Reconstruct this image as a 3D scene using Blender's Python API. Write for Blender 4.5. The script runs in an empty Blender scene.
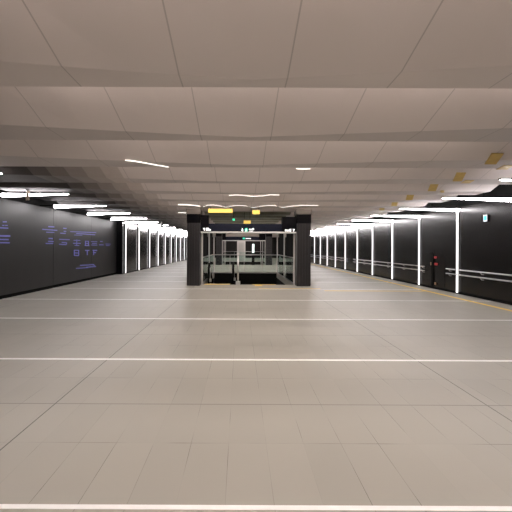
import bpy, bmesh, math, random
from mathutils import Vector, Matrix
random.seed(4)
S = bpy.context.scene
COL = S.collection

# ---------------------------------------------------------------- camera, world, exposure
F = 333.0                       # focal length in pixels of a 512 frame
EYE = 1.5
cam = bpy.data.cameras.new('camera')
cam.sensor_width = 36.0
cam.lens = F / 512 * 36.0
cam.shift_x = (256 - 240) / 512
cam.shift_y = -(256 - 247.5) / 512
cam.clip_start = 0.05
cam.clip_end = 200
camo = bpy.data.objects.new('camera', cam)
COL.objects.link(camo)
camo.location = (0, 0, EYE)
camo.rotation_euler = (math.radians(90), math.radians(-0.25), 0)
S.camera = camo
W = bpy.data.worlds.new('world')
S.world = W
W.use_nodes = True
W.node_tree.nodes['Background'].inputs[0].default_value = (1.0, 0.95, 0.9, 1)
W.node_tree.nodes['Background'].inputs[1].default_value = 0.05
S.view_settings.view_transform = 'Standard'
S.view_settings.look = 'None'
S.view_settings.gamma = 1.0
S.view_settings.use_curve_mapping = False
S.view_settings.exposure = 0.0
BAR_POWER = 32.0                # LED bars high along the walls
UPRIGHT_POWER = 1.7             # the upright strips below them
SLOT_POWER = 8.5               # lamps recessed behind the ceiling folds
BACK_POWER = 13.0               # the same lamps in the folds behind the viewpoint
SLOT_COLOR = (1.0, 0.93, 0.875)
DOWN_WATTS = 25.0               # the lamps' light towards the floor, per fold
DOWN_SPREAD = 165.0

# ---------------------------------------------------------------- main sizes
XL, XLS, XR, XRS = -6.8, -6.45, 7.22, 7.22     # left wall, left lit wall, right wall, right strip face
YB, YE = -9.0, 48.0
LIP, RISE, PITCH = 2.95, 0.38, 1.5           # ceiling folds
CX0, CX1 = -6.1, 6.35                        # ceiling folds' ends
WT = 2.87                                    # height of the wall cladding
ROOF = 3.75
VX0, VX1 = -1.495, 2.155                        # stairwells
VOIDS = [(13.45, 19.5), (29.05, 35.1)]
STEP2 = 15.6                                 # the second portal repeats this far behind the first


def px(x, y, Y):
    return Vector(((x - 240) / F * Y, Y, EYE - (y - 247.5) / F * Y))


# ---------------------------------------------------------------- materials
def new_mat(name):
    m = bpy.data.materials.new(name)
    m.use_nodes = True
    nt = m.node_tree
    return m, nt, nt.nodes['Principled BSDF']


def srgb(r, g, b):
    f = lambda c: ((c / 255 + 0.055) / 1.055) ** 2.4 if c > 10 else c / 255 / 12.92
    return (f(r), f(g), f(b), 1)


def plain(name, col, rough=0.5, metal=0.0, noise=0.06, scale=8.0, stretch=(1, 1, 1), bump=0.0, spec=0.5):
    m, nt, b = new_mat(name)
    tc = nt.nodes.new('ShaderNodeTexCoord')
    mp = nt.nodes.new('ShaderNodeMapping')
    mp.inputs['Scale'].default_value = stretch
    nz = nt.nodes.new('ShaderNodeTexNoise')
    nz.inputs['Scale'].default_value = scale
    nz.inputs['Detail'].default_value = 4
    nt.links.new(tc.outputs['Object'], mp.inputs[0])
    nt.links.new(mp.outputs[0], nz.inputs['Vector'])
    rp = nt.nodes.new('ShaderNodeValToRGB')
    c = Vector(col[:3])
    rp.color_ramp.elements[0].position = 0.3
    rp.color_ramp.elements[1].position = 0.7
    rp.color_ramp.elements[0].color = (*(c * (1 - noise)), 1)
    rp.color_ramp.elements[1].color = (*(c * (1 + noise)), 1)
    nt.links.new(nz.outputs[0], rp.inputs[0])
    nt.links.new(rp.outputs[0], b.inputs['Base Color'])
    b.inputs['Roughness'].default_value = rough
    b.inputs['Metallic'].default_value = metal
    b.inputs['Specular IOR Level'].default_value = spec
    if bump:
        bp = nt.nodes.new('ShaderNodeBump')
        bp.inputs['Strength'].default_value = bump
        bp.inputs['Distance'].default_value = 0.01
        nt.links.new(nz.outputs[0], bp.inputs['Height'])
        nt.links.new(bp.outputs[0], b.inputs['Normal'])
    return m


def emit(name, col, power):
    m, nt, b = new_mat(name)
    b.inputs['Base Color'].default_value = (*col[:3], 1)
    b.inputs['Emission Color'].default_value = (*col[:3], 1)
    b.inputs['Emission Strength'].default_value = power
    return m


def math_node(nt, op, a, b=None, c=None):
    n = nt.nodes.new('ShaderNodeMath')
    n.operation = op
    for i, v in enumerate((a, b, c)):
        if v is None:
            continue
        if isinstance(v, (int, float)):
            n.inputs[i].default_value = v
        else:
            nt.links.new(v, n.inputs[i])
    return n.outputs[0]


def joint(nt, coord, off, pitch, width):
    """1 on a thin joint line repeating along one coordinate"""
    t = math_node(nt, 'SUBTRACT', coord, off)
    t = math_node(nt, 'DIVIDE', t, pitch)
    t = math_node(nt, 'FRACT', t)
    t = math_node(nt, 'SUBTRACT', t, 0.5)
    t = math_node(nt, 'ABSOLUTE', t)
    return math_node(nt, 'GREATER_THAN', t, 0.5 - width / pitch / 2)


def floor_mat():
    m, nt, b = new_mat('grey_stone_tiles')
    tc = nt.nodes.new('ShaderNodeTexCoord')
    sp = nt.nodes.new('ShaderNodeSeparateXYZ')
    nt.links.new(tc.outputs['Object'], sp.inputs[0])
    x, y = sp.outputs[0], sp.outputs[1]
    fine = math_node(nt, 'MAXIMUM', joint(nt, x, -0.08, 0.2865, 0.0035), joint(nt, y, 1.92, 0.632, 0.005))
    big = math_node(nt, 'MAXIMUM', joint(nt, x, -1.76, 4.13, 0.011), math_node(nt, 'MULTIPLY', joint(nt, y, 3.184, 2.528, 0.011), 0.7))
    nz = nt.nodes.new('ShaderNodeTexNoise')
    nz.inputs['Scale'].default_value = 0.9
    nz.inputs['Detail'].default_value = 3
    nt.links.new(tc.outputs['Object'], nz.inputs['Vector'])
    # tiles differ a little from one another
    cell = nt.nodes.new('ShaderNodeCombineXYZ')
    ix = math_node(nt, 'FLOOR', math_node(nt, 'DIVIDE', math_node(nt, 'SUBTRACT', x, -0.08), 0.2865))
    iy = math_node(nt, 'FLOOR', math_node(nt, 'DIVIDE', math_node(nt, 'SUBTRACT', y, 1.92), 0.632))
    nt.links.new(ix, cell.inputs[0]); nt.links.new(iy, cell.inputs[1])
    wn = nt.nodes.new('ShaderNodeTexWhiteNoise')
    wn.noise_dimensions = '2D'
    nt.links.new(cell.outputs[0], wn.inputs['Vector'])
    v = math_node(nt, 'MULTIPLY_ADD', wn.outputs[0], 0.05, 0.93)
    v = math_node(nt, 'MULTIPLY_ADD', nz.outputs[0], 0.10, v)
    # only some stretches of the fine joints are open and dark
    nz2 = nt.nodes.new('ShaderNodeTexNoise')
    nz2.inputs['Scale'].default_value = 1.6
    nt.links.new(tc.outputs['Object'], nz2.inputs['Vector'])
    op = math_node(nt, 'MULTIPLY_ADD', nz2.outputs[0], 3.2, -1.35)
    op = math_node(nt, 'MINIMUM', math_node(nt, 'MAXIMUM', op, 0.05), 0.6)
    fine = math_node(nt, 'MULTIPLY', fine, op)
    lines = math_node(nt, 'MAXIMUM', fine, math_node(nt, 'MULTIPLY', big, 0.72))
    k = math_node(nt, 'MULTIPLY', v, math_node(nt, 'SUBTRACT', 1.0, lines))
    mx = nt.nodes.new('ShaderNodeVectorMath')
    mx.operation = 'SCALE'
    mx.inputs[0].default_value = (0.388, 0.370, 0.328)
    nt.links.new(k, mx.inputs['Scale'])
    nt.links.new(mx.outputs[0], b.inputs['Base Color'])
    b.inputs['Roughness'].default_value = 0.42
    b.inputs['Specular IOR Level'].default_value = 0.4
    return m


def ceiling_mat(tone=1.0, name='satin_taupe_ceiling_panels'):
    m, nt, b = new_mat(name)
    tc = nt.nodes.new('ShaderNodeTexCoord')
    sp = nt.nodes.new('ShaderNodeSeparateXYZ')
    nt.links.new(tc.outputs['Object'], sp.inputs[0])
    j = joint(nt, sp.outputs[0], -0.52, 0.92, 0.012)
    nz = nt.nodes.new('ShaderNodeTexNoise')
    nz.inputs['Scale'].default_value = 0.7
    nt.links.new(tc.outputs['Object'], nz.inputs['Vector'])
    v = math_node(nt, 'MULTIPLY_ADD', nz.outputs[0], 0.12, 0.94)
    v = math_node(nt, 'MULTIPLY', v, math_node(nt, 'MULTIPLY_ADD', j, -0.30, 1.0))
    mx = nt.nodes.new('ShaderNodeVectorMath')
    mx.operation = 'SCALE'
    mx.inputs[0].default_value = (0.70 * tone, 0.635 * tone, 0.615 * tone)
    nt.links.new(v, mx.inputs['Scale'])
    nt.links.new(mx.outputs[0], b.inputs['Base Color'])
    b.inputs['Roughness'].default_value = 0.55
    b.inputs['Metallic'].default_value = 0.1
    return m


def glass_mat():
    m, nt, b = new_mat('clear_greenish_glass')
    b.inputs['Base Color'].default_value = (0.82, 0.93, 0.90, 1)
    b.inputs['Roughness'].default_value = 0.02
    b.inputs['Transmission Weight'].default_value = 1.0
    b.inputs['IOR'].default_value = 1.2
    return m


M = dict(
    floor=floor_mat(), ceil=ceiling_mat(), ceil_shade=ceiling_mat(0.80, 'shaded_taupe_edge'), glass=glass_mat(),  # second ceiling copy is darkened to imitate shade
    wall_l=plain('dark_grey_satin_panel', (0.026, 0.025, 0.026, 1), 0.42, 0.0, 0.10, 2.0, (1, 1, 0.2), spec=0.62),
    wall_r=plain('black_gloss_panel', (0.012, 0.011, 0.011, 1), 0.26, 0.0, 0.2, 3.0, (1, 1, 0.15), spec=0.3),
    steel_d=plain('dark_brushed_steel', (0.07, 0.067, 0.064, 1), 0.17, 0.7, 0.12, 3.0, (1, 6, 0.2)),
    olive=plain('olive_reflection_ceiling', (0.20, 0.195, 0.14, 1), 0.28, 0.3, 0.3, 1.5),
    black=plain('matt_black', (0.004, 0.004, 0.004, 1), 0.8, spec=0.1),
    dark=plain('dark_recess_paint', (0.010, 0.0095, 0.009, 1), 0.8, spec=0.2),
    pillar=plain('dark_ribbed_cladding', (0.017, 0.015, 0.016, 1), 0.38, 0.2, 0.35, 14.0, (3, 3, 0.04), 0.1),
    gloss=plain('black_gloss_band', (0.004, 0.004, 0.005, 1), 0.12, spec=0.12),
    navy=plain('navy_sign_face', (0.008, 0.010, 0.020, 1), 0.25, spec=0.2),
    steel=plain('brushed_steel', (0.55, 0.54, 0.53, 1), 0.28, 0.9, 0.05, 20, (1, 1, 8)),
    alu=plain('pale_aluminium', (0.62, 0.61, 0.60, 1), 0.4, 0.4, 0.04),
    white=plain('white_line_inlay', (0.97, 0.96, 0.96, 1), 0.45),
    yellow=plain('yellow_line_paint', (0.95, 0.66, 0.14, 1), 0.5, noise=0.1),
    ypanel=plain('yellow_ceiling_paint', (0.60, 0.42, 0.13, 1), 0.5, noise=0.1),
    red=plain('red_fitting_paint', (0.50, 0.04, 0.05, 1), 0.35),
    brass=plain('dull_brass', (0.55, 0.33, 0.20, 1), 0.4, 0.5),
    beige=plain('beige_bracket_paint', (0.50, 0.38, 0.27, 1), 0.5),
    led=emit('led_diffuser', (1.0, 0.95, 0.96), BAR_POWER),
    upright=emit('led_upright_diffuser', (1.0, 0.97, 0.97), UPRIGHT_POWER),
    capital=plain('shaded_capital', (0.13, 0.11, 0.09, 1), 0.5),  # shadow under the ceiling put into the capital's colour
    slot=emit('recessed_lamp_diffuser', SLOT_COLOR, SLOT_POWER),
    slot_back=emit('recessed_lamp_diffuser_back', SLOT_COLOR, BACK_POWER),
    glint=emit('glowing_reflection', (1.0, 0.95, 0.88), 1.6),  # glow standing in for reflections, no lamp
    text=emit('lit_blue_lettering', (0.11, 0.11, 0.32), 0.6),
    signw=emit('lit_white_lettering', (0.9, 0.92, 0.92), 1.0),
    signg=emit('lit_green_pictogram', (0.03, 0.42, 0.27), 1.0),
    blue=emit('lit_blue_sign_face', (0.10, 0.55, 0.85), 1.0),
    screen=emit('lit_white_screen', (0.80, 0.95, 0.92), 1.5),
    green=emit('green_indicator', (0.03, 0.65, 0.35), 1.0),
)


SHADE_TONES = [plain('ceiling_shade_tone', (0.69 * t, 0.615 * t, 0.585 * t, 1), 0.55, noise=0.03, spec=0.15) for t in (0.09, 0.20, 0.33, 0.48, 0.64, 0.82)]  # light falloff to the left put into the panel colours, darkest first


# ---------------------------------------------------------------- mesh helpers
class MB:
    def __init__(self):
        self.bm = bmesh.new()

    def box(self, x0, x1, y0, y1, z0, z1):
        v = [self.bm.verts.new((x, y, z)) for z in (z0, z1) for y in (y0, y1) for x in (x0, x1)]
        for f in ((0, 2, 3, 1), (4, 5, 7, 6), (0, 1, 5, 4), (2, 6, 7, 3), (0, 4, 6, 2), (1, 3, 7, 5)):
            self.bm.faces.new([v[i] for i in f])
        return self

    def hexa(self, pts):
        """8 corners ordered like box()"""
        v = [self.bm.verts.new(p) for p in pts]
        for f in ((0, 2, 3, 1), (4, 5, 7, 6), (0, 1, 5, 4), (2, 6, 7, 3), (0, 4, 6, 2), (1, 3, 7, 5)):
            self.bm.faces.new([v[i] for i in f])
        return self

    def prism(self, poly, axis, a0, a1):
        """polygon in the two other axes, extruded along axis"""
        def pt(p, a):
            return {'x': (a, p[0], p[1]), 'y': (p[0], a, p[1]), 'z': (p[0], p[1], a)}[axis]
        A = [self.bm.verts.new(pt(p, a0)) for p in poly]
        B = [self.bm.verts.new(pt(p, a1)) for p in poly]
        n = len(poly)
        self.bm.faces.new(A)
        self.bm.faces.new(B[::-1])
        for i in range(n):
            self.bm.faces.new((A[i], B[i], B[(i + 1) % n], A[(i + 1) % n]))
        return self

    def tube(self, pts, r, n=10):
        pts = [Vector(p) for p in pts]
        rings = []
        for i, p in enumerate(pts):
            d = (pts[min(i + 1, len(pts) - 1)] - pts[max(i - 1, 0)]).normalized()
            up = Vector((0, 0, 1)) if abs(d.z) < 0.9 else Vector((1, 0, 0))
            a = d.cross(up).normalized()
            b = d.cross(a)
            rings.append([self.bm.verts.new(p + r * (math.cos(t) * a + math.sin(t) * b))
                          for t in [2 * math.pi * k / n for k in range(n)]])
        for A, B in zip(rings, rings[1:]):
            for i in range(n):
                self.bm.faces.new((A[i], A[(i + 1) % n], B[(i + 1) % n], B[i]))
        self.bm.faces.new(rings[0][::-1])
        self.bm.faces.new(rings[-1])
        return self

    def build(self, name, mat, parent=None, bevel=0.0, smooth=False):
        bmesh.ops.recalc_face_normals(self.bm, faces=self.bm.faces)
        me = bpy.data.meshes.new(name)
        self.bm.to_mesh(me)
        self.bm.free()
        if smooth:
            for p in me.polygons:
                p.use_smooth = True
        me.materials.append(mat)
        o = bpy.data.objects.new(name, me)
        COL.objects.link(o)
        if parent:
            o.parent = parent
            o.matrix_parent_inverse = Matrix.Translation(parent.location).inverted() if False else Matrix()
        if bevel:
            b = o.modifiers.new('bevel', 'BEVEL')
            b.width = bevel
            b.segments = 2
            b.limit_method = 'ANGLE'
        return o


def tag(o, label=None, cat=None, group=None, kind=None):
    if label: o['label'] = label
    if cat: o['category'] = cat
    if group: o['group'] = group
    if kind: o['kind'] = kind
    return o


def empty(name, loc, label, cat, group=None):
    o = bpy.data.objects.new(name, None)
    o.empty_display_size = 0.1
    COL.objects.link(o)
    o.location = loc
    return tag(o, label, cat, group, 'thing')


def struct(o, label=None):
    return tag(o, label, None, None, 'structure')


def copy_tree(o, parent=None):
    c = o.copy()
    COL.objects.link(c)
    c.parent = parent
    for ch in list(o.children):
        copy_tree(ch, c)
    return c


ORD = ['first', 'second', 'third', 'fourth', 'fifth', 'sixth', 'seventh', 'eighth', 'ninth', 'tenth', 'eleventh',
       'twelfth', 'thirteenth', 'fourteenth', 'fifteenth', 'sixteenth']

# ---------------------------------------------------------------- floor
f = MB()
T = 0.25
ys = [YB]
for a, b_ in VOIDS:
    f.box(XL - .3, XR + .3, ys[-1], a, -T, 0)
    f.box(XL - .3, VX0, a, b_, -T, 0)
    f.box(VX1, XR + .3, a, b_, -T, 0)
    ys.append(b_)
f.box(XL - .3, XR + .3, ys[-1], YE, -T, 0)
floor = struct(f.build('floor', M['floor']), 'grey stone tiled floor with thin dark joints')

# white lines inlaid across the hall
n = 1
for k in range(0, 15):
    Y = 1.92 + 2.528 * k
    wdt = 0.032 if k == 0 else 0.05
    l = MB()
    spans = [(XL + .03, XR - .03)]
    for a, b_ in VOIDS:
        if a - .1 < Y < b_ + .1:
            spans = [(XL + .03, -2.15), (2.85, XR - .03)]
    if k >= 7:
        spans = [(max(s[0], XLS + .03), s[1]) for s in spans]
    for s in spans:
        l.box(s[0], s[1], Y - wdt / 2, Y + wdt / 2, 0.0, 0.003)
    struct(l.build('trim_%d' % n, M['white']), 'thin white line across the floor, %s from the bottom of the photo' % ORD[k])
    n += 1
# yellow lines
struct(MB().box(6.48, 6.61, 4.5, 46, 0.003, 0.007).build('trim_%d' % n, M['yellow']), 'yellow line along the floor beside the right wall'); n += 1
struct(MB().box(2.95, 6.50, 11.55, 11.66, 0.003, 0.006).build('trim_%d' % n, M['yellow']), 'short yellow line crossing the floor to the long one'); n += 1
struct(MB().box(0.7, 2.95, 12.15, 12.24, 0.003, 0.006).build('trim_%d' % n, M['yellow']), 'pale yellow line on the floor before the right pillar'); n += 1

# ---------------------------------------------------------------- walls
def wall_panels(x, side, y0, y1, pitch, first, z0, z1, mat, name, label, gap=0.012):
    """wall clad in panels with open joints"""
    w = MB()
    s = 1 if side == 'right' else -1
    e = [y0] + [first + pitch * k for k in range(-40, 60) if y0 + .2 < first + pitch * k < y1 - .2] + [y1]
    for a, b_ in zip(e, e[1:]):
        xa, xb = sorted((x, x + s * 0.06))
        w.box(xa, xb, a + gap / 2, b_ - gap / 2, z0, z1)
    return struct(w.build(name, mat), label)


wall_panels(XL, 'left', YB, 18.33, 3.1, 18.33, 0.10, WT, M['wall_l'], 'wall_left', 'dark grey satin wall with blue lettering on the left')
struct(MB().box(XL - .02, XL + .012, YB, 18.33, 0, 0.10).build('baseboard_left', M['black']))
# lit part of the left wall stands a little further into the hall
wall_panels(XLS - .05, 'left', 18.42, YE, 2.48, 18.75, 0.06, WT, M['steel_d'], 'wall_left.001', 'dark brushed steel panels between the light strips on the left')
struct(MB().box(XLS - .06, XLS - .035, 18.42, YE, 0, 0.06).build('baseboard_left.001', M['black']))
struct(MB().box(XL - .05, XLS - .03, 18.33, 18.42, 0, WT).build('trim_%d' % n, M['gloss']), 'black upright edge where the left wall steps in'); n += 1
wall_panels(XR, 'right', YB, YE, 2.35, 11.02, 0.08, WT, M['wall_r'], 'wall_right', 'glossy black panelled wall on the right')
struct(MB().box(XR - .015, XR + .05, YB, YE, 0, 0.08).build('baseboard_right', M['black']))
# structural walls and roof behind the cladding
struct(MB().box(XL - .3, XL - .07, YB, YE, 0, ROOF).build('wall_left.002', M['dark']))
struct(MB().box(XR + .07, XR + .3, YB, YE, 0, ROOF).build('wall_right.001', M['dark']))
struct(MB().box(XL - .3, XR + .3, YE, YE + .2, 0, ROOF).build('wall_back', M['dark']), 'dark wall at the far end of the hall')
struct(MB().box(XL - .3, XR + .3, YB - .2, YB, 0, ROOF).build('wall_front', M['dark']))
struct(MB().box(XL - .3, XR + .3, YB, YE, ROOF, ROOF + .2).build('ceiling.001', M['dark']), 'dark structural ceiling above the folded panels')

# ---------------------------------------------------------------- folded ceiling
ceil = bpy.data.objects.new('ceiling', None)
COL.objects.link(ceil)
struct(ceil, 'taupe metal ceiling folded into broad sawtooth panels')
K0, K1 = -6, 31
def lip_y(k): return 0.03 + PITCH * k
def flange(x): return min(0.85, 0.14 + 0.15 * abs(x)) if x < 0 else 0.14 + 0.12 * min(x, 3.6)         # level strip along each fold's low edge, wider to the sides
def ceil_z(x, Y):
    t = (Y - 0.03) % PITCH
    return LIP + RISE * max(0.0, 1 - t / (PITCH - flange(x)))
def on_ceiling(x, y):
    """where the sight line through a spot of the photo meets the folded ceiling"""
    d = Vector(((x - 240) / F, 1, -(y - 247.5) / F))
    Y = 1.0
    while Y < 40:
        if EYE + d.z * Y >= ceil_z(d.x * Y, Y):
            return Vector((d.x * Y, Y, ceil_z(d.x * Y, Y)))
        Y += 0.005
for k in range(K0, K1):
    y0, y1 = lip_y(k), lip_y(k + 1)
    # beyond the sixth metre the left strips carry painted shade, darker outwards
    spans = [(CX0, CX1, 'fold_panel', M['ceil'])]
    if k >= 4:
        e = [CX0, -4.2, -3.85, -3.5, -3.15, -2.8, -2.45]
        spans = [(e[i], e[i + 1], 'margin_panel', SHADE_TONES[i]) for i in range(6)]  # margin_panel: ceiling strips with light falloff put into their colour
        if 9 <= k <= 18:          # greenish reflection over the stairwells put into the panel colour
            spans += [(-2.45, -1.55, 'fold_panel', M['ceil']), (-1.55, 2.2, 'olive_bay_panel', M['olive']), (2.2, CX1, 'fold_panel', M['ceil'])]  # olive_bay_panel: ceiling panel with the greenish reflection put into its colour
        else:
            spans += [(-2.45, CX1, 'fold_panel', M['ceil'])]
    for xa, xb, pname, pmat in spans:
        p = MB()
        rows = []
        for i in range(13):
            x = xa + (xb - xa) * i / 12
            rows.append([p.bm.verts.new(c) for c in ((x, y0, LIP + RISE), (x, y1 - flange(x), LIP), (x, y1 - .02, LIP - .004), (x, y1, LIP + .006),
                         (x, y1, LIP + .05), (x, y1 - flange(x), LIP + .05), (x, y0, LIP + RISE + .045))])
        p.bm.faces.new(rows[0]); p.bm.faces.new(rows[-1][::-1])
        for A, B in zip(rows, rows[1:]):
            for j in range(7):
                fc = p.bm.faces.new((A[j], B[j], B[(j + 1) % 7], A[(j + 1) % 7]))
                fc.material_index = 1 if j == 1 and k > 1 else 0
        # shade of the level strip put into a darker copy of the colour
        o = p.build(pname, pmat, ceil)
        o.data.materials.append(M['ceil_shade'] if pmat is M['ceil'] else pmat)
    r = MB().box(CX0 + .02, CX1 - .02, y1 - .015, y1 - .002, LIP + .03, LIP + RISE)
    r.build('fold_riser', M['ceil'], ceil)
    # lamp recessed high behind the lip of each fold
    lm = MB().box(-2.2, 3.4, y1 + .02, y1 + .10, LIP + RISE - .06, LIP + RISE - .035)
    lm.build('recessed_lamp', M['slot' if k >= 0 else 'slot_back'], ceil)
    la = bpy.data.lights.new('recessed_lamp_light', 'AREA')
    la.shape = 'RECTANGLE'
    la.size, la.size_y = 5.6, 0.07
    la.energy = DOWN_WATTS
    la.color = SLOT_COLOR
    la.spread = math.radians(DOWN_SPREAD)
    lo = bpy.data.objects.new('recessed_lamp_light', la)
    COL.objects.link(lo)
    lo.parent = ceil
    lo.location = (0.6, y1 + .06, LIP + RISE - .065)

# ---------------------------------------------------------------- LED bars and frames
def tapered_bar(x_wall, x_in, Y, z, h0, h1, d0, d1):
    """bar across the hall, thick at the wall and thin at its inner end"""
    a, b_ = (x_wall, x_in)
    c = [(a, Y - d0, z - h0), (b_, Y - d1, z - h1), (a, Y + d0, z - h0), (b_, Y + d1, z - h1),
         (a, Y - d0, z), (b_, Y - d1, z), (a, Y + d0, z), (b_, Y + d1, z)]
    return MB().hexa(c)


def led_bar(parent, x_wall, x_in, z):
    s = 1 if x_in > x_wall else -1
    h = MB()
    c = [(x_wall, -.065, z + .001), (x_in + s * .02, -.03, z + .001), (x_wall, .065, z + .001), (x_in + s * .02, .03, z + .001),
         (x_wall, -.065, z + .03), (x_in + s * .02, -.03, z + .02), (x_wall, .065, z + .03), (x_in + s * .02, .03, z + .02)]
    hs = h.hexa(c).build('bar_housing', M['black'], parent)
    tapered_bar(x_wall, x_in, 0, z, 0.085, 0.015, 0.06, 0.02).build('bar_diffuser', M['led'], hs)
    xm = x_wall * .55 + x_in * .45
    MB().box(xm - .012, xm + .012, -.012, .012, z + .02, LIP + .04).build('hanger', M['black'], hs)
    return parent


# right wall frames
ZR = EYE + 1.31
fr = empty('led_light_frame', (0, 0, 0), 'x', 'light', 'white light frames along the right wall')
uh = MB().box(-.012, .03, -.05, .05, 0.0, ZR + .03).build('upright_housing', M['black'], fr)
MB().box(-.05, -.012, -.03, .03, 0.04, ZR).build('upright_diffuser', M['upright'], uh, 0.006)
led_bar(fr, 0.0, -1.95, ZR)
for i in range(13):
    k = i - 2
    c = fr if i == 0 else copy_tree(fr)
    c.location = (XRS, 11.02 + 2.35 * k, 0)
    c.scale.x = 1.17 if k == -2 else 1.0       # the nearest bar reaches further into the hall
    if k == -2: lab = 'white light bar high at the right edge, nearest of the right row'
    elif k == -1: lab = 'long white light bar at the right edge above the blue sign'
    elif k == 0: lab = 'white light upright with ceiling bar beside the blue sign, tallest on right'
    elif k == 1: lab = 'white light upright with ceiling bar just beyond the red fittings'
    else: lab = '%s white light upright with ceiling bar beyond the red fittings on the right wall' % ORD[k - 1]
    c['label'] = lab

# left wall frames
ZL = EYE + 1.40
fl = empty('led_light_frame', (0, 0, 0), 'x', 'light', 'white light frames along the left wall')
uh = MB().box(-.05, 0, -.045, .045, 0.0, ZL + .03).build('upright_housing', M['black'], fl)
MB().box(0, .04, -.03, .03, 0.04, ZL).build('upright_diffuser', M['upright'], uh, 0.006)
led_bar(fl, 0.0, 1.85, ZL)
for i in range(11):
    c = fl if i == 0 else copy_tree(fl)
    c.location = (XLS, 18.75 + 2.48 * i, 0)
    c['label'] = ('white light upright with ceiling bar at the end of the lettered wall' if i == 0 else
                  '%s white light upright with ceiling bar counted from the lettered wall' % ORD[i])
# bars without uprights above the lettered wall
fb = empty('light_bar', (0, 0, 0), 'x', 'light', 'white light bars above the lettered wall')
led_bar(fb, 0.0, 1.74, ZL)
MB().box(-.50, 0.0, -.02, .02, ZL - .02, ZL + .01).build('wall_arm', M['black'], fb)
for i in range(5):
    c = fb if i == 0 else copy_tree(fb)
    c.location = (-6.3, 6.35 + 2.48 * i, 0)
    c['label'] = ['white light bar cut by the left edge above the lettered wall',
                  'white light bar with a beige bracket above the lettered wall',
                  'second full white light bar from the left edge, above the lettered wall',
                  'third full white light bar from the left edge, above the lettered wall',
                  'white light bar above the far end of the lettered wall'][i]
# beige bracket crossing the nearest full bar
bk = empty('hanging_bracket', (-5.55, 8.70, 0), 'thin beige bracket hanging across the light bar at left', 'bracket')
MB().box(-.04, .04, -.02, .0, ZL - .19, LIP + .01).build('strap', M['beige'], bk, .004)
MB().tube([(0, -.012, LIP - .04), (.10, -.30, LIP + .0)], .010).build('tie_rod', M['alu'], bk)

# ---------------------------------------------------------------- ceiling marks and painted reflection streaks
ysq = [((493.4, 158.7), .19), ((505, 167), .19), ((458.9, 176.6), .19), ((467, 181.5), .19), ((432.8, 187.3), .2), ((442, 191.5), .10),
       ((409.6, 197), .2), ((394.4, 203.3), .2), ((381.8, 208), .2)]
lab = ['yellow patch on the right ceiling, nearest and highest', 'yellow patch on the ceiling at the right edge just above the white light bar',
       'slanted yellow patch on the ceiling, third from the right edge', 'small yellow patch on the ceiling just above the bright fold corner at right',
       'fourth larger yellow patch along the right ceiling', 'tiny yellow patch beside the fourth larger one on the right ceiling',
       'yellow ceiling patch above the second right light bar', 'yellow ceiling patch above the third right light bar', 'yellow ceiling patch furthest from the right edge']
for i, ((x, y), w) in enumerate(ysq):
    # undo the small tilt of the camera at this side
    p = on_ceiling(x, y - (x - 240) * math.tan(math.radians(.25)))
    o = MB().prism([(-w / 2 - .05, -w * .8), (w / 2 - .05, -w * .8), (w / 2 + .05, w * .8), (-w / 2 + .05, w * .8)], 'z', -.012, .004).build('yellow_ceiling_patch', M['ypanel'])
    o.location = p
    sl = math.atan2(ceil_z(p.x, p.y - .06) - ceil_z(p.x, p.y + .06), .12)
    o.rotation_euler = (-max(0.0, min(sl, .8)), 0, 0)
    tag(o, lab[i], 'ceiling panel', 'yellow patches on the right ceiling', 'thing')


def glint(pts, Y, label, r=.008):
    o = MB().tube([on_ceiling(x, y - (x - 240) * math.tan(math.radians(.25))) - Vector((0, 0, .012)) for x, y in pts], r, 6).build('reflection_streak', M['glint'])
    # glowing tube imitates a reflection on the fold; recentre its origin
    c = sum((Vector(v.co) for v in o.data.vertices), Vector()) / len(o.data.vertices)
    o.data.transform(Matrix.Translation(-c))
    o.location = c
    tag(o, label, 'light', 'painted reflection streaks on the ceiling folds', 'thing')
glint([(125, 159.5), (135, 160.5), (146, 162.5), (156, 164.5), (160, 165), (168, 166.5)], 5.93, 'thin slanting white reflection streak on the ceiling at left', .008)
glint([(229, 195), (236, 194.5), (243, 195), (252, 196), (262, 195.6), (270, 194.4), (279, 194.6)], 8.93, 'thin wavy white reflection streak above the middle of the portal', .007)
glint([(296, 168), (303, 168.5), (310, 168.2)], 5.93, 'short white reflection streak on the ceiling at the middle right', .007)
glint([(203, 206.5), (207, 205), (213, 204.6), (220, 205.6), (226, 207), (231, 205.8), (238, 205), (246, 205.6), (253, 207.4), (260, 206), (268, 205), (275, 205.4), (283, 207.2), (290, 206), (300, 205), (318, 205.2)], 11.9, 'long scalloped white reflection streak just above the portal', .006)
glint([(178, 204.3), (186, 204.5), (193, 205), (200, 206)], 11.85, 'short white reflection streak just left of the portal top', .012)
glint([(178, 212.3), (186, 212.6)], 14.9, 'small white reflection streak beside the left pillar top', .014)

# small camera on the left ceiling
sc = empty('security_camera', (-4.45, 18.9, 0), 'small pale dome camera hanging near the left light strips', 'camera')
MB().tube([(0, 0, 2.72), (0, 0, 3.2)], .03).build('stem', M['alu'], sc)
dm = MB()
bmesh.ops.create_uvsphere(dm.bm, u_segments=16, v_segments=10, radius=.10, matrix=Matrix.Translation((0, 0, 2.68)))
dm.build('dome', M['alu'], sc, smooth=True)

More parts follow.
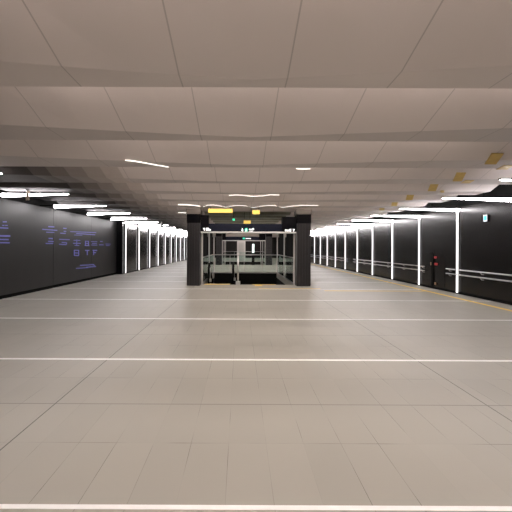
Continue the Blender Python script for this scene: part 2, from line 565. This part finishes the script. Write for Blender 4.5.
# ---------------------------------------------------------------- portal
def portal(Y0, void, second=False):
    far = 'distant ' if second else ''
    where = 'of the far portal' if second else 'of the near portal'
    for side, x0, x1 in (('left', -2.07, -1.56), ('right', 2.22, 2.76)):
        p = empty('pillar', ((x0 + x1) / 2, Y0 + .27, 0), 'square dark ribbed pillar on the %s %s' % (side, where), 'pillar', 'dark pillars of the portals')
        h = (x1 - x0) / 2
        s = MB()
        nrib = 5
        for r in range(nrib):
            a = -h + 2 * h * r / nrib
            s.box(a + .004, a + 2 * h / nrib - .004, -.27, .27, 0.03, 2.45)
        s.box(-h + .01, h - .01, -.26, .26, 0.0, 2.46)
        s.build('shaft', M['pillar'], p)
        MB().box(-h - .01, h + .01, -.28, .28, 2.45, 2.80).build('top_band', M['gloss'], p, .01)
        MB().box(-h - .03, h + .03, -.30, .30, 2.80, 3.12).build('capital', M['capital'], p, .01)
    # sign between the pillars
    sg = empty('overhead_sign', (0.33, Y0 + .1, 0), 'long navy %soverhead sign with lit arrow and green pictogram' % ('and smaller ' if second else ''), 'sign', 'signs over the portals')
    if second: sg['label'] = 'small distant overhead sign deep inside the portal'
    else: sg['label'] = 'long navy overhead sign between the two near pillars with green pictogram'
    sb = MB().box(-1.86, 1.86, -.10, .10, 2.125, 2.43).build('sign_box', M['navy'], sg, .01)
    MB().box(-1.86, 1.86, -.13, .13, 2.06, 2.12).build('bottom_rail', M['alu'], sg, .006)
    MB().box(-1.86, -1.55, -.16, .12, 2.135, 2.75).build('end_block', M['gloss'], sg, .01)
    MB().box(1.3, 1.86, -.16, .12, 2.135, 2.70).build('end_block', M['gloss'], sg, .01)
    q = lambda x, y: (px(x, y, Y0).x - .33, px(x, y, Y0).z)
    if not second:
        def patch(name, polys, mat, y=-.105, t=.006, label=None, par=None):
            m_ = MB()
            for poly in polys:
                m_.prism([q(*a) for a in poly], 'y', y - t, y)
            o = m_.build(name, mat, sb if par is None else par)
            if label: o['label'] = label
            return o
        R = lambda x0, x1, y0, y1: [(x0, y1), (x1, y1), (x1, y0), (x0, y0)]
        patch('lettering', [[(203.0, 228.3), (205.2, 228.2), (205.1, 230.8), (204.2, 230.8), (203.9, 229.8)],
                            R(206.1, 207.4, 228.1, 230.8), R(207.5, 208.8, 228.1, 230.8), R(208.9, 209.8, 229.0, 230.8), R(209.9, 210.9, 229.4, 230.8)], M['signw'], -.165, label='lit white arrow and lettering at the left end')
        patch('arrow', [[(241.0, 229.9), (241.9, 229.6), (241.9, 228.2), (242.7, 228.2), (242.7, 229.6), (243.6, 229.9), (242.3, 231.3)]], M['signw'], label='lit white down arrow')
        disc = [(246.2 + 1.75 * math.cos(t), 229.9 + 1.95 * math.sin(t)) for t in [2 * math.pi * i / 20 for i in range(20)]]
        pic = patch('pictogram', [disc], M['signg'], label='round lit green pictogram')
        fig = [[(245.7, 228.6), (246.4, 228.6), (246.4, 229.1), (245.7, 229.1)], [(245.5, 229.2), (246.7, 229.2), (246.5, 230.3), (245.7, 230.3)],
               [(245.5, 230.3), (246.0, 230.3), (245.7, 231.3), (245.2, 231.3)], [(246.2, 230.3), (246.7, 230.3), (247.1, 231.2), (246.6, 231.3)]]
        patch('figure', fig, M['signw'], -.112, .004, label='small white walking figure on the pictogram', par=pic)
        patch('lettering', [R(249.0, 249.9, 228.7, 229.9), R(250.1, 251.0, 228.9, 229.9), R(251.2, 252.2, 228.7, 229.9), R(252.4, 253.9, 228.1, 230.0),
                            R(249.4, 250.6, 230.7, 231.3), R(250.9, 252.8, 230.7, 231.3)], M['signw'], label='two rows of small lit white lettering')
        patch('lettering', [R(284.6, 286.2, 229.5, 231.2), R(286.3, 287.7, 229.6, 231.2), R(287.8, 289.2, 229.6, 231.2), R(289.3, 290.8, 228.8, 231.4),
                            [(292.4, 228.9), (294.3, 228.9), (294.3, 229.6), (293.3, 231.4), (292.6, 231.4), (293.3, 229.7), (292.4, 229.7)]], M['signw'], -.165, label='lit white lettering and a numeral at the right end')
    else:
        MB().box(-.10, .10, -.112, -.105, 2.2, 2.36).build('pictogram', M['signg'], sg)
        MB().box(.15, .6, -.112, -.105, 2.24, 2.31).build('lettering', M['signw'], sg)
    # side screens of posts, dark panels and glass guards
    a, b_ = void
    for side, X in (('left', VX0 - .03), ('right', VX1 + .03)):
        s_ = -1 if side == 'left' else 1
        sc_ = empty('stairwell_screen', (X, a, 0), '%sdark screen with steel posts and glass guard on the %s side of the %s stairwell' % ('', side, 'far' if second else 'near'), 'screen', 'screens beside the stairwells')
        L = b_ - a
        for j, yy in enumerate((0.0, 3.0, L)):
            MB().box(-.03, .03, yy - .03, yy + .03, 0, 2.3).build('post', M['alu'], sc_, .005)
        MB().box(-.03, .03, -.03, L + .03, 2.3, 2.36).build('top_rail', M['alu'], sc_, .005)
        for y0, y1 in ((.2, 2.85), (3.2, L - .15)):
            MB().box(s_ * .10 - .02, s_ * .10 + .02, y0 + .55, y1, 0.03, 2.6).build('dark_panel', M['black'], sc_)
        for y0, y1 in ((.06, 2.94), (3.06, L - .06)):
            MB().box(-.006, .006, y0, y1, 0.06, 1.06).build('glass_panel', M['glass'], sc_)
        MB().box(-.025, .025, 0.05, L - .05, 0.0, 0.06).build('base_channel', M['steel'], sc_, .004)
        MB().tube([(0, 0, 1.09), (0, L, 1.09)], .022).build('handrail', M['steel'], sc_, smooth=True)
    # guard across the far end of the stairwell
    g = empty('glass_guard', (0.325, b_ + .05, 0), 'glass guard rail across the far end of the %s stairwell' % ('far' if second else 'near'), 'railing', 'glass guards at the stairwells')
    hw = (VX1 - VX0) / 2
    MB().tube([(-hw, 0, 1.07), (hw, 0, 1.07)], .025).build('handrail', M['steel'], g, smooth=True)
    MB().box(-hw, hw, -.03, .03, 0.0, .07).build('base_channel', M['steel'], g, .005)
    e = [-hw, -hw + .92, -.08 - .0, hw - .85, hw]
    for i_ in range(4):
        MB().box(e[i_] + .02, e[i_ + 1] - .02, -.006, .006, .07, 1.04).build('glass_panel', M['glass'], g)
    for x in e[1:-1]:
        MB().box(x - .012, x + .012, -.02, .02, .07, 1.05).build('post', M['steel'], g)
    return g

portal(12.97, VOIDS[0])
portal(12.97 + STEP2, VOIDS[1], True)

# stairwell pits
for a, b_ in VOIDS:
    w = MB()
    w.box(VX0 - .15, VX0, a, b_, -4, -T)
    w.box(VX1, VX1 + .15, a, b_, -4, -T)
    w.box(VX0 - .15, VX1 + .15, b_, b_ + .15, -4, -T)
    w.box(VX0 - .15, VX1 + .15, a - .15, a, -4, -T)
    w.box(VX0 - .15, VX1 + .15, a, b_, -4.1, -4)
    w.box(VX0, VX1, b_ - .012, b_ - .001, -T - .01, -.004)
    struct(w.build('wall_stairwell', M['black']), 'black sides of the stairwell opening')

# near stairwell: escalator on the left, stairs on the right
ya = VOIDS[0][0]
es = empty('escalator', (-.82, ya, 0), 'escalator going down at the left of the near stairwell', 'escalator')
st = MB()
for i in range(12):
    st.box(-.42, .42, .40 + .38 * i, .40 + .38 * (i + 1) + .01, -.21 * i - .30, -.21 * (i) - .06)
st.build('step', M['dark'], es)['kind'] = 'stuff'
MB().box(-.62, .42, .0, .12, -.02, .012).build('comb_plate', M['yellow'], es)['label'] = 'yellow edge plate'
MB().box(-.42, .42, .12, .40, -.04, .006).build('landing_plate', M['steel_d'], es)
for s_, y0 in ((-1, .85), (1, 1.35)):
    x = s_ * .52
    prof = [(y0, -1.0), (y0, .58), (y0 + .06, .68), (y0 + .16, .74), (y0 + .30, .72), (y0 + 4.2, -1.45), (y0 + 4.2, -2.6), (y0 + 1.5, -1.6)]
    bl = MB().prism(prof, 'x', x - .05, x + .05).build('balustrade', M['gloss'], es, .015)
    hr = [(x, y0 + .02, .2), (x, y0 - .02, .5), (x, y0 + .0, .66), (x, y0 + .08, .77), (x, y0 + .2, .80), (x, y0 + .36, .75), (x, y0 + 4.2, -1.4)]
    MB().tube(hr, .035).build('handrail', M['black'], bl, smooth=True)
    MB().box(x + .052, x + .06, y0 + .02, y0 + .25, .05, .62).build('end_plate', M['steel'], bl, .003)
    MB().box(x + .03, x + .12, y0 - .025, y0 - .005, .02, .16).build('switch_plate', M['steel'], bl, .003)

sr = MB()
prof = [(0, -.03)]
for i in range(12):
    prof += [(.32 * i + .02, -.03 - .165 * i) if i == 0 else (.32 * i, -.165 * i), (.32 * i, -.165 * (i + 1))]
prof = [(0, 0 - .02)]
for i in range(1, 13):
    prof += [(.32 * (i - 1) + .02, -.165 * i + .165 - .02), (.32 * (i - 1) + .02, -.165 * i - .02)]
prof += [(3.9, -2.0), (3.9, -2.4), (.0, -.5)]
stairs = empty('stairs', (1.05, ya, 0), 'dark stairs going down at the right of the near stairwell', 'stairs')
MB().prism(prof, 'x', -1.0, 1.05).build('flight', M['dark'], stairs)
MB().box(-.55, .40, -.03, .05, -.02, .008).build('edge_strip', M['yellow'], stairs)['label'] = 'thin yellow edge strip'
tag(MB().box(.60, .88, 13.02, 13.40, 0, .008).build('tactile_tile', M['yellow'], None, .002), 'small yellow floor tile at the head of the stairs', 'tile', None, 'thing')

pp = empty('handrail_post', (-.075, 13.28, 0), 'steel handrail post standing in the middle of the stairwell edge', 'post')
MB().box(-.09, .09, -.07, .07, 0, .16).build('base_shoe', M['steel'], pp, .015)
MB().tube([(0, 0, .1), (0, 0, 1.22)], .036, 14).build('pole', M['steel'], pp, smooth=True)
MB().box(-.05, .05, -.06, .06, 1.2, 1.30).build('rail_clamp', M['alu'], pp, .015)
MB().tube([(0, 0, 1.26), (0, .35, 1.24), (0, 4.0, -.6)], .025).build('handrail', M['steel'], pp, smooth=True)
MB().box(-.006, .006, .1, .14, .2, 1.1).build('glass_edge', M['glass'], pp)

# yellow panels, lamps and the lift seen through the portal
def yp(x0, x1, y0, y1, Y, label, name='yellow_sign_panel'):
    a, b_ = px(x0, y1, Y), px(x1, y0, Y)
    o = MB().box(-(b_.x - a.x) / 2, (b_.x - a.x) / 2, 0, .05, 0, b_.z - a.z).build(name, M['yellow'], None, .004)
    o.location = ((a.x + b_.x) / 2, Y, a.z)
    w_ = (b_.x - a.x) / 2
    zt = ceil_z(0, Y + .02) - a.z + .01
    for xx in (-w_ * .8, w_ * .8):
        MB().box(xx - .008, xx + .008, .012, .028, b_.z - a.z, zt).build('hanger', M['black'], o)
    return tag(o, label, 'panel', 'yellow panels under the ceiling above the portal', 'thing')
yp(208.0, 232.5, 208.8, 212.8, 12.6, 'long yellow panel under the ceiling above the near sign')
yp(252.2, 259.5, 210.2, 214.2, 12.6, 'short yellow panel right of the long one above the near sign')
yp(243.5, 250.5, 220.6, 223.8, 14.5, 'small yellow panel just above the green pictogram')
gl = MB().box(-.05, .05, -.03, .03, -.04, .04).build('green_lamp', M['green'], None, .008)
gl.location = px(233.5, 219.6, 14.5)
MB().box(-.006, .006, -.006, .006, .04, ceil_z(0, 14.5) - gl.location.z + .01).build('hanger', M['black'], gl)
tag(gl, 'tiny green lamp above the near sign', 'light', None, 'thing')

lf = empty('lift_shaft', (.12, 38.0, 0), 'pale grey lift shaft deep in the middle of the hall', 'lift')
MB().box(-.45, .50, 0, 1.6, 0, 2.35).build('shaft', M['alu'], lf, .01)
MB().box(-.30, .30, -.03, 0, 0.02, 2.05).build('door', M['steel'], lf, .005)
MB().box(-.55, .60, -.05, 1.65, 2.35, 2.5).build('canopy', M['alu'], lf, .01)
sn = empty('lit_screen', (1.13, 28.5, 0), 'bright white upright screen deep inside the portal', 'screen')
MB().box(-.12, .12, 0, .08, 0, 1.85).build('housing', M['black'], sn, .01)
MB().box(-.085, .085, -.012, 0, 1.05, 1.80).build('display', M['screen'], sn)

# ---------------------------------------------------------------- right wall fittings
def rails(y0, y1, label):
    h = empty('wall_handrail', (XR - .10, y0, 0), label, 'handrail', 'double steel handrails on the right wall')
    L = y1 - y0
    MB().tube([(0, 0, .80), (0, L, .80)], .021).build('upper_rail', M['steel'], h, smooth=True)
    MB().tube([(0, 0, .64), (0, L, .64)], .021).build('lower_rail', M['steel'], h, smooth=True)
    nb = max(2, int(L / 1.2))
    for i in range(nb):
        yy = .15 + (L - .3) * i / (nb - 1)
        t = (y0 + yy - 11.02) % 2.35
        if t < .2: yy += .25
        elif t > 2.15: yy -= .25
        for zz in (.62, .78):
            MB().tube([(0, yy, zz), (.03, yy, zz - .05), (.095, yy, zz - .05)], .011, 6).build('bracket', M['steel'], h)
rails(5.2, 11.5, 'double steel handrail on the right wall below the blue sign')
rails(12.85, 20.9, 'double steel handrail on the right wall beyond the red fittings')
rails(22.1, 36.6, 'double steel handrail on the right wall farthest away')

bs = empty('wall_sign', (XR - .03, 9.74, 0), 'small lit blue and white sign high on the right wall', 'sign')
MB().box(-.02, .03, -.075, .075, 2.29, 2.49).build('sign_frame', M['black'], bs, .006)
sf = MB().box(-.026, -.02, -.07, .07, 2.295, 2.485).build('sign_face', M['signw'], bs)
MB().box(-.029, -.026, -.06, .05, 2.32, 2.455).build('blue_panel', M['blue'], sf)

hc = empty('hose_cabinet', (XR - .005, 12.35, 0), 'dark wall cabinet with small red fittings between right handrails', 'cabinet')
MB().box(-.012, .005, -.62, .62, .12, 1.35).build('door', M['wall_r'], hc, .006)
MB().box(-.06, -.03, .02, .10, .10, 1.38).build('door_edge', M['black'], hc)
v = MB()
v.tube([(-.03, -.16, 1.17), (-.09, -.16, 1.17)], .04, 12)
v.build('valve_wheel', M['red'], hc)
MB().box(-.07, -.03, -.26, -.10, .88, .97).build('hose_coupling', M['red'], hc, .01)
MB().box(-.06, -.03, .12, .17, .87, .98).build('nozzle', M['brass'], hc, .01)
MB().box(-.06, -.03, -.17, -.09, .16, .25).build('drain_cap', M['brass'], hc, .01)

# ---------------------------------------------------------------- blue lettering on the left wall
def wall_pt(x, y):
    y -= (x - 240) * math.tan(math.radians(.25))
    Y = XL * F / (x - 240)
    return Y, EYE - (y - 247.5) / F * Y
def letters(strokes, label):
    m_ = MB()
    for x0, x1, y0, y1, h in strokes:
        (a, za), (b_, zb) = wall_pt(x0, y0), wall_pt(x1, y1)
        ha, hb = h / 2 / F * a, h / 2 / F * b_
        m_.hexa([(XL + .001, a, za - ha), (XL + .008, a, za - ha), (XL, b_, zb - hb), (XL + .008, b_, zb - hb),
                 (XL, a, za + ha), (XL + .008, a, za + ha), (XL, b_, zb + hb), (XL + .008, b_, zb + hb)])
    o = m_.build('wall_lettering', M['text'])
    tag(o, label, 'lettering', 'blue lettering on the left wall', 'thing')
V = lambda x, y0, y1: (x - .35, x + .35, (y0 + y1) / 2, (y0 + y1) / 2, y1 - y0)
letters([(2.5, 6.5, 221.8, 221.8, 1.2), (2, 4, 225.4, 225.4, .9), (4.8, 7.4, 225.4, 225.4, .9), (-3, 8, 227.6, 228.2, 1.2)], 'upper pale blue lettering at the left edge of the wall')
letters([(-4, 10, 235.8, 236, 1.6), (-4, 8.4, 239.4, 239.6, 1.2), (-4, 9.5, 242.6, 242.8, 1.1)], 'three bright blue lines of lettering at the left edge')
letters([(48, 54, 226.6, 226.9, 1.2), (42, 57, 229.3, 230.4, 1.0), (46, 54, 232.2, 232.4, .9)], 'upper blue lettering nearest the left edge group, in the left wall middle')
letters([(63, 66.3, 228.3, 228.5, 1.0), (63.5, 66, 231.3, 231.4, .9), (60, 65.5, 233.2, 233.4, 1.0)], 'small blue lettering second in the upper row of the left wall')
letters([(48.4, 52.6, 238.4, 238.6, 1.2), (48, 53.5, 241.3, 241.5, 1.0), (45.5, 53, 243.5, 243.4, .9)], 'bright blue glyph below the widest upper lettering on left wall')
letters([(59, 69.5, 239.3, 239.7, .9), (61.5, 66.5, 242.4, 242.8, .9), (59, 66, 244.2, 244.6, .9), V(66.4, 242.4, 244.6)], 'blue glyph with a long top stroke on the left wall')
letters([(70, 96, 231.6, 232.6, .7), (76, 95, 233.4, 234.8, .8), (74, 82, 235, 235.2, .6)], 'long faint slanted blue lettering in the upper row')
letters([(73.5, 80, 240.3, 240.4, .7), (73, 80.5, 243.3, 243.4, .8), (74.5, 79, 245.4, 245.5, .7), V(76.6, 239.5, 245.4)], 'blue cross shaped glyph left in the middle row')
letters([(85, 88.5, 241.2, 241.3, .7), (85, 88.5, 243.3, 243.4, .7), (84.5, 89, 245.4, 245.5, .8), V(85.3, 241.2, 245.4), V(88.3, 241.2, 245.4)], 'blocky blue glyph second in the middle row')
letters([(91, 97, 241.6, 241.7, .6), (92, 96.5, 243.4, 243.5, .6), (91, 97, 245, 245.1, .6)], 'faint glyph third in the middle row')
letters([(100, 102.5, 241.4, 241.5, .8), (99, 103.5, 244.8, 244.9, .7), (105.5, 110.5, 244, 244.1, .6), (106, 109.5, 245.4, 245.5, .6)], 'faint pale glyphs at the right end of the middle row')
letters([(74, 78.8, 250.2, 250.3, .8), (74, 78.8, 252.9, 253, .8), (74, 78.8, 255.4, 255.5, .8), V(74.2, 250, 255.6), V(78.6, 250, 255.6)], 'blue boxed glyph like a letter B in the lower row')
letters([(85, 89.3, 250.3, 250.4, .8), V(87.2, 250.3, 255)], 'blue glyph like a letter T in the lower row')
letters([(92.6, 97, 250.3, 250.4, .9), (93, 95.8, 252.6, 252.7, .8), V(93.6, 250.3, 255)], 'blue glyph like a letter F in the lower row')
letters([(80, 94, 265.4, 264.6, .8), (76, 88, 268.4, 267.6, .7), (86, 96, 267.3, 266.4, .8), (92, 95, 264.8, 265.6, .6)], 'lowest slanted blue lettering on the left wall')
